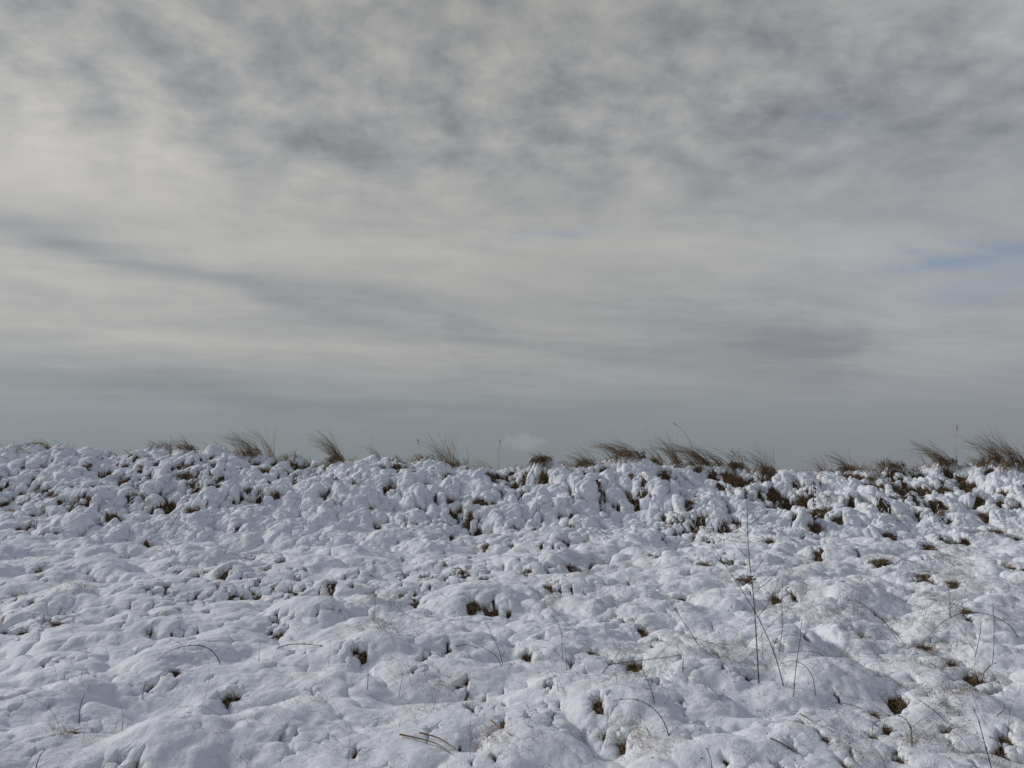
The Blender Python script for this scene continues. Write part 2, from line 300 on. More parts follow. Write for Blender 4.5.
def surface(X, Y, u, yy):
    X = X.astype(np.float32); Y = Y.astype(np.float32)
    bm = bankmask(X, Y)
    rough = np.clip(.35+.5*fbm(X*.45, Y*.45, 91, 2)+.30*step(-1, 5, X*12/np.maximum(Y, 4))-.25*step(7, 4, Y)+.45*bm, 0, 1)
    wx = .17*fbm(X*1.6, Y*1.6, 31, 4)+.05*fbm(X*4.5, Y*4.5, 33, 2); wy = .17*fbm(X*1.6+9, Y*1.6+4, 41, 4)+.05*fbm(X*4.5+3, Y*4.5, 43, 2)
    fx = .022*fbm(X*11, Y*11, 51, 2); fy = .022*fbm(X*11+5, Y*11+2, 61, 2)
    A = X+wx; Bb = Y+wy
    L1 = pillows(A, Bb, .95, 100, .3, 1.3)
    # tussock ground
    G = base(X, Y)+.13*L1+bm*.20*(fbm(X*.75+.5*Y, Y*.6, 171, 3)+.0)
    A2 = A+fx; B2 = Bb+fy
    L2 = pillows(A2, B2, .36, 200, -.5, 1.45, 6, .65)
    L3 = pillows(A2+.3, B2, .16, 300, -.6, 1.5, 5, .55)
    L4 = pillows(A2, B2+.2, .075, 400, .6, 1.5, 5, .6)
    # on the bank: lumps hanging down the slope, narrower
    K2 = pillows(A2+.35*Y, B2, .27, 500, 1.25, 1.9, 6, .5)
    K3 = pillows(A2+.5*Y, B2, .125, 600, 1.0, 2.3, 6, .5, .5)
    K4 = pillows(A2-.45*Y+.1, B2, .065, 700, 1.0, 2.2, 4, .6, .5)
    va = .5+.5*fbm(X*1.1, Y*1.1, 141, 2); vb = .5+.5*fbm(X*1.7+5, Y*1.7, 151, 2)
    fbig = .16*L2*(.55+.9*va)*(.72+.28*step(5, 8.5, Y)); fsm = (.030+.055*rough*vb*2)*L3+(.003+.022*rough*vb)*L4
    bbig = .09*L2+.20*K2*(.35+1.3*va); bsm = .11*K3*(.2+1.6*vb)+.040*K4*(.2+1.4*vb)
    big = fbig*(1-bm)+bbig*bm; small = fsm*(1-bm)+bsm*bm
    small = small+(.002*fbm(X*44, Y*44, 73, 2)+.006*fbm(X*20, Y*20, 71, 2)+.016*fbm(X*7.5, Y*7.5, 75, 2))*(.45+.8*rough)*(1+.5*bm)
    G = G+.65*big+.35*small
    dX = np.gradient(X, axis=1); dY = np.gradient(Y, axis=0)
    rel = .13*L1+.65*big+.35*small
    gr, gc = np.gradient(rel); steep = np.sqrt((gr/dY)**2+(gc/dX)**2)
    patch = step(-.25, .45, fbm(X*.9, Y*.9, 81, 3)+.55*(rough-.45)+.25*bm)
    th = .35*big+.65*small+.055-(.02+.055*patch)-(.03+.17*patch+.05*bm)*step(.55, 1.6, steep)*(.3+.7*rough)
    for (x0, y0, rx, ry, hgt) in MW:
        s = win(u, yy, x0, y0, max(rx, ry)*1.3)
        d2 = ((A[s]-x0)/rx)**2+((Bb[s]-y0)/ry)**2
        th[s] += hgt*.75*np.maximum(0, 1-d2/1.4)**1.3
    cr_b = step(.42, .08, K2)*.6+step(.40, .08, K3)*.6; cr_f = step(.25, .03, L2)*.7+step(.25, .04, L3)*.4*rough
    th -= bm*(.05+.14*patch)*cr_b+(1-bm)*(.02+.11*patch)*cr_f
    nz = .7*fbm(X*12, Y*12, 181, 2)+.7*fbm(X*34, Y*34, 185, 2)
    return G, th, bm, fx, fy, small/(.03+.05*bm), nz
def win(u, yy, x0, y0, r):
    i0 = np.searchsorted(yy, y0-r); i1 = np.searchsorted(yy, y0+r)
    wmin = FA+FB*max(y0-r, Y0); wmax = FA+FB*(y0+r)
    c = [(x0-r)/wmin, (x0-r)/wmax, (x0+r)/wmin, (x0+r)/wmax]
    return slice(i0, i1+1), slice(np.searchsorted(u, min(c)), np.searchsorted(u, max(c))+1)
def carve(X, Y, u, yy, G, th, fx, fy, nz, HW):
    cav = np.zeros_like(X)
    for (x0, y0, rx, ry) in HW:
        s = win(u, yy, x0, y0, max(rx, ry)*3.2)
        ic = (min(np.searchsorted(yy, y0), len(yy)-1), min(np.searchsorted(u, x0/(FA+FB*y0)), len(u)-1))
        dx, dy = X[s]+(fx[s]-fx[ic])*1.3-x0, Y[s]+(fy[s]-fy[ic])*1.3-y0
        d2 = ((dx/rx)**2+(dy/ry)**2)*np.clip(1+1.2*nz[s], .3, 1.7)
        g = np.exp(-(d2*.5)**1.4)
        gg = np.minimum(1, g*1.5)
        G[s] += np.maximum(th[s], 0)*gg*.8
        th[s] = th[s]*(1-gg)-.05*g
        cav[s] = np.maximum(cav[s], g*min(1, rx/.05))
    return G-.035*cav, th

MW = []
for (px, py, rx, ry, hgt) in MOUNDS:
    x0, y0 = to_base(px, py+4, .2); s = y0/FPX
    MW.append((x0, y0, rx*s, min(max(ry*s*2.2, rx*s*.6), rx*s*1.3), hgt*.55))
def grid_mesh(name, P, m, holes=None):
    ny, nx = P.shape[:2]
    me = bpy.data.meshes.new(name)
    me.vertices.add(ny*nx); me.vertices.foreach_set('co', P.astype(np.float32).ravel())
    idx = np.arange(ny*nx).reshape(ny, nx)
    q = np.stack([idx[:-1, :-1], idx[:-1, 1:], idx[1:, 1:], idx[1:, :-1]], -1).reshape(-1, 4)
    if holes is not None: q = q[~holes.ravel()]
    n = len(q)
    me.loops.add(n*4); me.loops.foreach_set('vertex_index', q.astype(np.int32).ravel())
    me.polygons.add(n)
    me.polygons.foreach_set('loop_start', np.arange(0, n*4, 4, dtype=np.int32))
    me.polygons.foreach_set('loop_total', np.full(n, 4, np.int32))
    me.polygons.foreach_set('use_smooth', np.ones(n, bool))
    me.update(calc_edges=True); me.materials.append(m)
    o = bpy.data.objects.new(name, me); COL.objects.link(o)
    return o

def project(x, y, z):
    c, s = math.cos(PITCH), math.sin(PITCH)
    dep = y*c+(z-CAM_Z)*s; up = -y*s+(z-CAM_Z)*c
    return 512+FPX*x/dep, 384-FPX*up/dep, dep
def build_land():
    NU = 1650
    X, Y, u, yy = fan(NU)
    G, th, bm, fx, fy, sm_, nz = surface(X, Y, u, yy)
    px, py, dp = project(X, Y, G+np.maximum(th, 0))
    vis = py <= np.minimum.accumulate(py, axis=0)+.3
    HW = []
    qx, qy, qX, qY, qd = px[vis], py[vis], X[vis], Y[vis], dp[vis]
    for (hx, hy, rx, ry) in HOLES:
        i = np.argmin((qx-hx)**2+(qy-hy)**2); sc = qd[i]/FPX; y0 = qY[i]
        f = 1.2 if y0 > 10.8 else 1.9
        HW.append((float(qX[i]), float(y0), max(rx*sc*.85, .018), max(ry*sc*f*.8, .024)))
    rng = np.random.default_rng(5)
    cl = fbm(X*1.3, Y*1.3, 201, 3)
    inside = vis & (py < 790) & (px > -60) & (px < 1084) & (py > 452)
    for zone, num in ((bm > .6, 1450), (bm <= .6, 720)):
        cand = inside & zone; cut = np.quantile(sm_[cand], .30); cand &= sm_ < cut
        ci = np.flatnonzero(cand.ravel())
        w = (.5+np.clip(px.ravel()[ci]/1024, 0, 1))*np.clip(.55+.9*cl.ravel()[ci], .2, 1.2)*np.clip((dp.ravel()[ci]-4)/4, .12, 1)
        for i in rng.choice(ci, num, replace=False, p=w/w.sum()):
            d_ = float(dp.ravel()[i]); x_, y_ = float(X.ravel()[i]), float(Y.ravel()[i]); bk = zone is not None and bm.ravel()[i] > .6
            r = (.9+1.9*rng.random()**2.2)*d_/FPX if bk else max((.8+1.8*rng.random()**2.5)*d_/FPX, .015)
            HW.append((x_, y_, r*.8, r*rng.uniform(.9, 2.0)*(1.2 if bk else 1.25)))
            if rng.random() < .6:        # a crevice: a second pit joined on, running down the slope to the left
                HW.append((x_-r*rng.uniform(.3, 1.2), y_-r*rng.uniform(1.0, 2.4), r*.6, r*rng.uniform(.9, 1.8)))
    G, th = carve(X, Y, u, yy, G, th, fx, fy, nz, HW)
    # snow sheet: pushed out along the slope, lips swollen outwards
    ths = np.where(th > 0, th, np.maximum(th*3, -.10))
    S = G+ths
    hy = yy
    gy, gx = np.gradient(ths.astype(np.float64))
    dxw = np.gradient(X, axis=1); dyw = np.gradient(Y, axis=0)
    gx = gx/dxw; gy = gy/dyw
    def blur(a, n=2):
        for _ in range(n):
            a = (a+np.roll(a, 1, 0)+np.roll(a, -1, 0))/3; a = (a+np.roll(a, 1, 1)+np.roll(a, -1, 1))/3
        return a
    gx = blur(gx); gy = blur(gy); gm = np.sqrt(gx*gx+gy*gy)+1e-6
    amt = .016*np.tanh(gm*.9)*(th > -.01)*(1+.5*bm)
    Xs = X-gx/gm*amt; Ys = Y-gy/gm*amt
    bz = base(X, Y); by = np.gradient(bz, axis=0)/dyw
    Ys = Ys-.5*by*np.maximum(ths, 0)*bm
    sn = grid_mesh('snow_cover', np.stack([Xs, Ys, S], -1), M_SNOW); sn['kind'] = 'structure'
    at = sn.data.attributes.new('thin', 'FLOAT', 'POINT'); at.data.foreach_set('value', np.clip(1-th/.035, 0, 1).astype(np.float32).ravel())
    k = 2
    Gg = G-.004
    gd = grid_mesh('ground', np.stack([X, Y, Gg], -1)[::k, ::k], M_SOIL); gd['kind'] = 'structure'
    # project the snow surface for planting things on it
    Vz = np.maximum(S, Gg)
    px, py, dp = project(Xs, Ys, Vz)
    vis = py <= np.minimum.accumulate(py, axis=0)+.3
    near = np.abs(px-512) < 640
    k = vis & near
    e = (np.abs(th) < .012) & near & (py > 440) & (py < 800)
    edge = np.stack([Xs[e], Ys[e], Vz[e]], -1)
    pit = (th < -.012) & vis & near & (py > 440) & (py < 790)
    return np.stack([Xs[k], Ys[k], Vz[k]], -1), px[k], py[k], dp[k], edge, bm[e], np.stack([Xs[pit], Ys[pit], Vz[pit]], -1)
V, VPX, VPY, VD, EDGE, EDGEB, PIT = build_land()
def plant(px, py):                  # the point of the ground or snow that stands in that direction
    i = int(np.argmin((VPX-px)**2+(VPY-py)**2))
    return Vector(V[i].tolist())
def crest(px):
    k = np.nonzero(np.abs(VPX-px) < 1.2)[0]
    i = k[np.argmin(VPY[k])]
    return Vector(V[i].tolist())
def ray(px, py, y):                 # the point at distance y along that direction
    v = Vector(((px-512)/FPX, 1, -(py-384)/FPX)); v.rotate(Matrix.Rotation(PITCH, 3, 'X'))
    return Vector((v.x/v.y*y, y, CAM_Z+v.z/v.y*y))

# far snow: one coarse sheet round the detailed one, out to the horizon
def far_land():
    a = np.concatenate([-np.geomspace(4000, 20, 30), np.linspace(-18.5, 18.5, 38), np.geomspace(20, 4000, 30)])
    b = np.concatenate([-np.geomspace(4000, 6, 30), np.linspace(-5, 19, 49), np.geomspace(20, 4000, 30)])
    Y, X = np.meshgrid(b, a, indexing='ij')
    Z = base(X, Y)+.06
    Z = Z-np.where(Y > 300, 0, 0)
    wy = FA+FB*Y
    inside = (Y > Y0+.02) & (Y < Y1-.3) & (np.abs(X) < wy-.05)
    Z = np.where(inside, Z-.25, Z)
    h = inside[:-1, :-1] & inside[1:, :-1] & inside[:-1, 1:] & inside[1:, 1:]
    o = grid_mesh('snow_field', np.stack([X, Y, Z], -1), M_SNOW, h); o['kind'] = 'structure'
far_land()

# ------------------------------------------------------------------ dry plants
class Strands:
    """collects tapered three-sided strands into one mesh"""
    def __init__(s): s.v = []; s.f = []; s.t = []
    def add(s, pts, r0, r1=None, tone=.5):
        r1 = r0*.25 if r1 is None else r1
        n = len(pts); b = len(s.v)
        for i, p in enumerate(pts):
            q = (pts[min(i+1, n-1)]-pts[max(i-1, 0)])
            if q.length < 1e-9: q = Vector((0, 0, 1))
            q.normalize(); a = q.cross(Vector((.31, .9, .17))); a.normalize(); c = q.cross(a)
            r = r0+(r1-r0)*i/(n-1)
            for k in range(3):
                w = k*2.0944
                s.v.append(p+(a*math.cos(w)+c*math.sin(w))*r)
        for i in range(n-1):
            for k in range(3):
                k2 = (k+1) % 3
                s.f.append((b+i*3+k, b+i*3+k2, b+i*3+3+k2, b+i*3+3+k))
        e = b+(n-1)*3; s.f.append((b+2, b+1, b)); s.f.append((e, e+1, e+2))
        s.t += [tone]*(n*3)
    def blob(s, p, r, tone=.5, sz=1.0):
        b = len(s.v)
        for d in ((1, 0, 0), (0, 1, 0), (-1, 0, 0), (0, -1, 0), (0, 0, sz), (0, 0, -sz)):
            s.v.append(p+Vector(d)*r*random.uniform(.75, 1.2))
        s.f += [(b+i, b+(i+1) % 4, b+4) for i in range(4)]+[(b+(i+1) % 4, b+i, b+5) for i in range(4)]
        s.t += [tone]*6
    def build(s, name, m, parent=None, loc=None):
        o0 = loc if loc is not None else Vector((0, 0, 0))
        me = bpy.data.meshes.new(name)
        me.from_pydata([tuple(v-o0) for v in s.v], [], s.f); me.materials.append(m)
        at = me.attributes.new('tone', 'FLOAT', 'POINT'); at.data.foreach_set('value', s.t)
        me.update()
        o = bpy.data.objects.new(name, me); COL.objects.link(o)
        if parent is not None: o.parent = parent
        else: o.location = o0
        return o
def tag(o, label=None, cat=None, group=None, kind=None):
    if label: o['label'] = label
    if cat: o['category'] = cat
    if group: o['group'] = group
    if kind: o['kind'] = kind
    return o
def thing(name, loc, label, cat, group=None):
    o = bpy.data.objects.new(name, None); COL.objects.link(o); o.location = loc
    o.empty_display_size = .1
    return tag(o, label, cat, group)
U = random.uniform
def bez(p0, p1, p2, n=6):
    return [p0*(1-t)**2+p1*2*t*(1-t)+p2*t*t for t in [i/(n-1) for i in range(n)]]
def curve_pts(P, n=4):               # Catmull-Rom through the given points
    Q = [P[0]*2-P[1]]+P+[P[-1]*2-P[-2]]; out = []
    for i in range(1, len(Q)-2):
        for k in range(n):
            t = k/n; a, b, c, d = Q[i-1:i+3]
            out.append((b*2+(c-a)*t+(a*2-b*5+c*4-d)*t*t+(b*3-a-c*3+d)*t*t*t)*.5)
    out.append(P[-1]); return out

# --- wind-blown tufts along the crest
# px of the root, x-spread px, blade length px, lean (px left per px up), number, material, label
G_TUFT = 'dry grass tufts along the bank crest'
def crest_tuft(px, half, L, lean, n, mats, label, sink=3, fan=.5, droop=.5, mat_n=0, thick=1.0, back=0):
    c0 = crest(px); t = thing('grass_tuft', c0, label, 'grass tuft', G_TUFT)
    s = c0.y/FPX; st = Strands(); base_ = Strands()
    wl = lean*U(.8, 1.2)
    for i in range(n):
        lean = wl+.35*math.sin(i*.37)
        dx = random.gauss(0, .5)*half
        c = crest(px+dx) if half > 6 else c0+Vector((dx*s, 0, 0))
        p0 = Vector((c0.x+dx*s, c.y+U(-.02, .14), c.z-sink*s*U(.2, 1.6)))
        l = L*s*U(.3, 1.0)*1.05
        up = U(.35, 1.0); sx = -(lean+random.gauss(0, fan))
        d = Vector((sx*.8, U(-.35, .25), 1.0)); d.normalize()
        end = p0+d*l; end.z -= l*droop*U(0, .35); end.x -= l*droop*.25
        mid = p0+Vector((d.x*.6, d.y*.5, 1.0)).normalized()*l*.5
        st.add(bez(p0, mid, end, 6),  .0037*thick*U(.6, 1.1), .0011, U(0, 1))
    st.build('blades', M_BROWN if mats is M_STEM else mats, t, c0)
    for i in range(mat_n):           # matted old growth at the foot, combed down the slope
        dx = U(-1, 1)*half
        p0 = Vector((c0.x+dx*s, c0.y+U(-.10, .06), c0.z+U(-4, 2)*s))
        d = Vector((-U(.1, 1.0)*(1 if lean > 0 else -1), -U(.4, 1.0), U(-.5, .5))); d.normalize(); l = U(6, 15)*s
        base_.add(bez(p0, p0+Vector((0, 0, .4*l))+d*l*.4, p0+d*l+Vector((0, 0, -l*.3)), 5), .008, .003, U(0, 1))
    if mat_n: base_.build('thatch', M_BROWN, t, c0)
    return t
TU = [
 (45, 9, 11, .5, 70, M_BROWN, 'low brown grass tuft on the far left of the crest, beside a tall snow hump', 3, .6, .6, 40),
 (190, 8, 24, 1.6, 55, M_STEM, 'dark grass tuft swept flat to the left, highest on the left part of the crest', 3, .45, .35, 30),
 (160, 12, 13, 1.2, 45, M_STRAW, 'faint thin grass tuft just left of the dark flattened tuft on the crest', 3, .5, .5, 0),
 (252, 10, 36, 1.5, 80, M_STEM, 'large dark grass tuft with long blades raking up and left on the crest', 2, .45, .25, 30),
 (272, 7, 42, .45, 26, M_STEM, 'sparse tall upright blades at the right edge of the large dark crest tuft', 2, .30, .35, 0),
 (337, 6, 38, .95, 95, M_STRAW, 'straw yellow tuft arching left out of the dip in the crest', 0, .40, .55, 60),
 (378, 8, 22, .9, 14, M_STRAW, 'few pale thin blades on the crest right of the yellow arching tuft', 2, .5, .5, 0),
 (452, 9, 40, .75, 70, M_STEM, 'bushy dark grass fan standing on the crest left of the small distant cloud', 3, .55, .15, 30),
 (425, 11, 15, 1.6, 26, M_BROWN, 'thin blades lying over the snow just left of the bushy dark fan', 3, .5, .6, 10),
 (488, 9, 24, 1.0, 12, M_STEM, 'wispy dark blades on the crest right of the bushy dark fan', 3, .5, .4, 0),
 (545, 9, 13, .3, 60, M_BROWN, 'brown mop of grass hanging over the crest just right of the small distant cloud', 0, .8, .9, 90),
 (586, 8, 24, 1.3, 60, M_BROWN, 'brown tuft with thin blades curving left near the middle of the crest', 2, .5, .4, 50),
 (630, 16, 32, 1.9, 120, M_BROWN, 'thick brown grass flattened left over the crest, well left of the feathery tuft', 1, .5, .5, 60),
 (655, 8, 18, .7, 45, M_BROWN, 'short brown tuft wedged between snow lumps left of the feathery tuft', 1, .6, .6, 60),
 (676, 5, 38, .8, 60, M_STEM, 'feathery dark tuft with ragged tips, tallest clump right of centre on the crest', 1, .45, .15, 20),
 (704, 18, 40, 2.0, 150, M_BROWN, 'long brown grass mane streaming left and down the crest behind the feathery tuft', 1, .45, .45, 70),
 (738, 8, 9, .4, 60, M_BROWN, 'squat brown grass ball below the crest line right of the streaming mane', -8, .8, .9, 80),
 (770, 7, 34, .95, 55, M_BROWN, 'brown tuft with long thin tips blown left, between the mane and the straight stems', 2, .5, .35, 60),
 (824, 6, 24, .7, 26, M_STEM, 'small tuft of thin leaning stalks in front of the crest on the right half', 2, .4, .3, 10),
 (848, 9, 26, 1.2, 60, M_BROWN, 'tan tuft beside a snow ball, long tips blown left, right half of the crest', 1, .5, .4, 70),
 (892, 13, 13, .7, 70, M_BROWN, 'low orange brown mat of grass on the crest left of the swept tan tuft', 1, .7, .7, 80),
 (946, 9, 34, 1.3, 95, M_STRAW, 'swept tan tuft arching left on the crest under the tall faint reed', 1, .45, .45, 80),
 (988, 9, 15, 1.2, 45, M_BROWN, 'small brown tuft just left of the big dark bush of grass at the right edge', 2, .6, .6, 40),
 (1014, 15, 40, 1.2, 190, M_STEM, 'big dark bush of grass at the far right end of the crest', 1, .5, .3, 60),
 (1075, 15, 34, 1.2, 80, M_STEM, None, 1, .5, .3, 30), (-40, 12, 20, 1.0, 60, M_BROWN, None, 1, .5, .3, 30),
]
for (px, half, L, lean, n, m_, label, sink, fan_, droop, matn) in TU:
    if label is None: continue
    crest_tuft(px, half, L, lean, n, m_, label, sink, fan_, droop, matn)

# --- single tall stalks along the crest
def crest_stalk(pts, label, head=0, r=.0045, mat_=None):
    p0 = plant(pts[0][0], max(pts[0][1], 0)) if False else crest(pts[0][0])
    t = thing('grass_stalk', p0, label, 'stalk', 'single stalks on the bank crest')
    P = [p0-Vector((0, 0, .06))]+[ray(a, b, p0.y) for a, b in pts[1:]]
    C = curve_pts(P); st = Strands(); st.add(C, r*.75, r*.4, .7); st.build('stem', mat_ or M_STEM, t, p0)
    if head:
        h = Strands(); tip = C[-1]; q = (C[-1]-C[-2]).normalized()
        for i in range(int(10*head)):
            b = tip-q*U(0, .10*head); e = b+q*U(.02, .05)+Vector((U(-.018, .018), U(-.018, .018), 0))
            h.add([b, (b+e)/2+Vector((0, 0, .004)), e], .005, .002, U(0, 1))
        h.build('seed_head', mat_ or M_STEM, t, p0)
crest_stalk([(370, 460), (371, 448), (373, 434)], 'thin upright stalk right of the yellow arching tuft on the crest', 0, .004)
crest_stalk([(420, 462), (420, 450), (418, 441)], 'short thin stalk left of the bushy dark fan', .6, .0035)
crest_stalk([(468, 462), (468, 455), (466, 446)], 'short leaning stalk touching the right side of the bushy dark fan', .0, .0045)
crest_stalk([(498, 466), (499, 455), (500, 441)], 'upright stalk with dark seed head left of the small distant cloud', .5, .0045)
crest_stalk([(700, 466), (693, 450), (686, 434), (675, 424)], 'tall thin stalk bowing left high above the streaming mane', .5, .0055)
crest_stalk([(657, 466), (651, 446), (647, 428)], 'pale thin stalk left of the feathery tuft', 0, .003)
crest_stalk([(709, 468), (709, 455), (700, 445)], 'thin stalk curling left over the streaming mane', 0, .004)
crest_stalk([(851, 470), (850, 458), (849, 447)], 'short dark upright stalk growing from the tan tuft beside a snow ball', 0, .005)
crest_stalk([(890, 470), (891, 460), (891, 452)], 'faint short stalk over the low orange brown mat', 0, .003)
crest_stalk([(956, 466), (956, 448), (957, 426)], 'tall faint reed rising straight above the crest near the right edge', 1.0, .0045, M_STRAW)
crest_stalk([(773, 470), (774, 455), (773, 443)], 'pale upright stalk behind the brown tuft with tips blown left', 0, .003)

# --- brown clumps laid bare in the snow: px, py, half width px, label
G_CL = 'brown grass clumps laid bare in the snow'
CL = [(545,478,6,'brown clump hanging below the mop of grass near the small cloud'),
 (632,476,4,'narrow brown clump hanging below the thick flattened grass'),
 (598,482,4,'dark slanting clump below the brown tuft at mid crest'),
 (666,475,6,'dark brown oval clump in a deep hole below the short wedged tuft'),
 (699,470,5,'brown clump in the snow under the left end of the streaming mane'),
 (735,480,7,'round brown clump on the upper bank right of the streaming mane'),
 (689,504,6,'black and brown clump in the biggest hole halfway down the bank'),
 (700,517,6,'rusty brown clump directly below the biggest bank hole'),
 (498,477,4,'small brown clump below the wispy dark blades'),
 (195,511,7,'olive brown clump at the bank foot on the left'),
 (172,504,6,'dark clump left of the olive brown clump at the bank foot'),
 (54,494,5,'dark clump on the left bank below the tall snow hump'),
 (88,466,4,'small brown clump high on the left bank'),
 (335,480,5,'rusty clump under the straw yellow tuft'),
 (872,482,8,'long brown clump just under the crest right of the snow ball'),
 (899,492,6,'olive clump in a round hollow high on the right bank'),
 (804,502,9,'wide dark clump under a snow brow left of the dark seeded stalk'),
 (816,527,7,'dark clump at the bank foot below the dark seeded stalk'),
 (964,487,9,'wide rusty clump below the swept tan tuft'),
 (943,514,7,'low brown clump on the right bank between snow humps'),
 (892,537,6,'tall dark clump in the deep hollow at the right bank foot'),
 (930,546,5,'dark clump in the narrow gap right of the deep hollow'),
 (985,517,7,'orange brown clump on the far right bank'),
 (996,531,8,'black clump under a snow shelf at the far right bank'),
 (706,565,9,'wide orange brown clump on the snow left of the tall branched weed'),
 (733,562,4,'upright dark clump touching the left side of the tall branched weed'),
 (570,567,6,'brown clump in a pit at the foot of the bank in mid picture'),
 (881,561,9,'flat tawny clump below the deep hollow on the right'),
 (925,577,8,'ragged tawny clump right of the flat tawny clump'),
 (953,584,7,'dull brown clump right of the ragged tawny clump'),
 (966,611,6,'small mossy green clump behind the long arched stem at the right'),
 (925,647,9,'dark brown clump where the crossing stems meet at the right'),
 (972,679,9,'brown clump in a pocket near the right edge, above the curled stem'),
 (902,702,8,'dark clump in the round burrow like hole at the lower right'),
 (888,729,6,'brown clump just below the round burrow like hole'),
 (898,755,6,'pale rusty clump near the bottom edge under the burrow like hole'),
 (873,715,5,'little brown clump at the end of the long twig left of the burrow like hole'),
 (1000,756,7,'dark brown clump in the lower right corner'),
 (644,634,5,'small golden clump in the middle foreground'),
 (635,665,8,'grey brown clump crossed by two twigs in the middle foreground'),
 (590,653,5,'brown clump in a soft pit left of the crossed twigs'),
 (505,706,5,'rusty clump above a black slit in the lower middle'),
 (529,656,5,'brown clump at the rim of a dark pit below the fanned thin stems'),
 (413,601,4,'small rusty clump in a pit left of mid picture'),
 (294,593,4,'rusty specked clump on the snow left of the middle'),
 (225,577,5,'brown clump in the deep round pit left of the middle'),
 (57,623,6,'reddish brown clump in the deep pit at the far left'),
 (177,671,5,'upright little clump right under the arched stem at the left'),
 (72,733,7,'pale straw clump on a snow mound at the lower left'),
 (622,743,5,'dark clump in a pit near the bottom middle'),
 (740,579,4,'small brown clump behind the trunk of the tall branched weed')]
for (px, py, hw, label) in CL:
    c0 = plant(px, py); s = c0.y/FPX; r = hw*s
    t = thing('grass_clump', c0, label, 'grass clump', G_CL)
    st = Strands(); up = c0.y > 10.6
    pale = any(w in label for w in ('pale', 'golden', 'straw', 'tawny'))
    for i in range(int(60+hw*6)):
        a = U(0, 6.283); q = r*math.sqrt(U(0, 1))
        p0 = c0+Vector((math.cos(a)*q*.8, math.sin(a)*q*.6+.01, -.015+(.5*q*math.sin(a) if up else 0)))
        l = r*U(.5, 1.2)+.012
        d = Vector((-U(-.5, 1.0), -U(-.2, 1.0), U(-.3, .45))); d.normalize()
        p1 = p0+Vector((0, -.2*l, .55*l)); p2 = p0+d*l
        st.add(bez(p0, p1, p2, 4), .0022 if not up else .0042, .001, U(0, 1)**1.3)
    m_ = M_STRAW if pale else M_BROWN
    st.build('blades', m_, t, c0)

# --- the tall branched weed
def px_path(pts, y0, y1=None):
    y1 = y0 if y1 is None else y1; n = len(pts)
    return curve_pts([ray(a, b, y0+(y1-y0)*i/(n-1)) for i, (a, b) in enumerate(pts)], 4)
def weed():
    b0 = plant(759, 684); y = b0.y
    t = thing('weed', b0, 'tall thin branched weed standing alone in front of the bank, tallest plant', 'weed')
    st = Strands(); st.add(px_path([(759.5, 690), (757.5, 655), (754, 600), (750, 565), (748, 535), (747, 500)], y), .0050, .0016, .35)
    st.build('stem', M_STEM, t, b0)
    for br, dy, r in (([(748, 526), (765, 514), (781, 500)], .05, .003), ([(748, 533), (737, 524), (729, 513), (726, 502)], -.05, .0025),
                  ([(754, 572), (764, 558), (773, 543)], .1, .003), ([(755, 592), (772, 578), (783, 562), (789, 553)], -.12, .003),
                  ([(757, 618), (768, 604), (776, 588), (780, 574)], .1, .0028), ([(753, 588), (740, 576), (722, 563)], -.1, .0028),
                  ([(748, 543), (733, 541), (716, 538)], .1, .002), ([(750, 560), (738, 548), (733, 541)], .02, .002),
                  ([(758, 640), (768, 628), (782, 614)], .1, .0022), ([(747.5, 515), (741, 507)], .0, .002)):
        s2 = Strands(); C = px_path(br, y, y+dy*3); s2.add(C, r*.7, .0009, .3)
        for q in C[::3][1:]: s2.blob(q, .0028, .2)
        s2.build('branch', M_STEM, t, b0)
    s3 = Strands(); c = ray(751, 580, y)
    for i in range(60):
        d = Vector((U(-1, 1), U(-1, 1), U(-1, 1)))*.022; e = d+Vector((U(-1, 1), U(-1, 1), U(-1, 1)))*.02
        s3.add([c+d, c+(d+e)/2, c+e], .0028, .0012, U(0, .6))
    s3.build('withered_leaves', M_BROWN, t, b0)
weed()

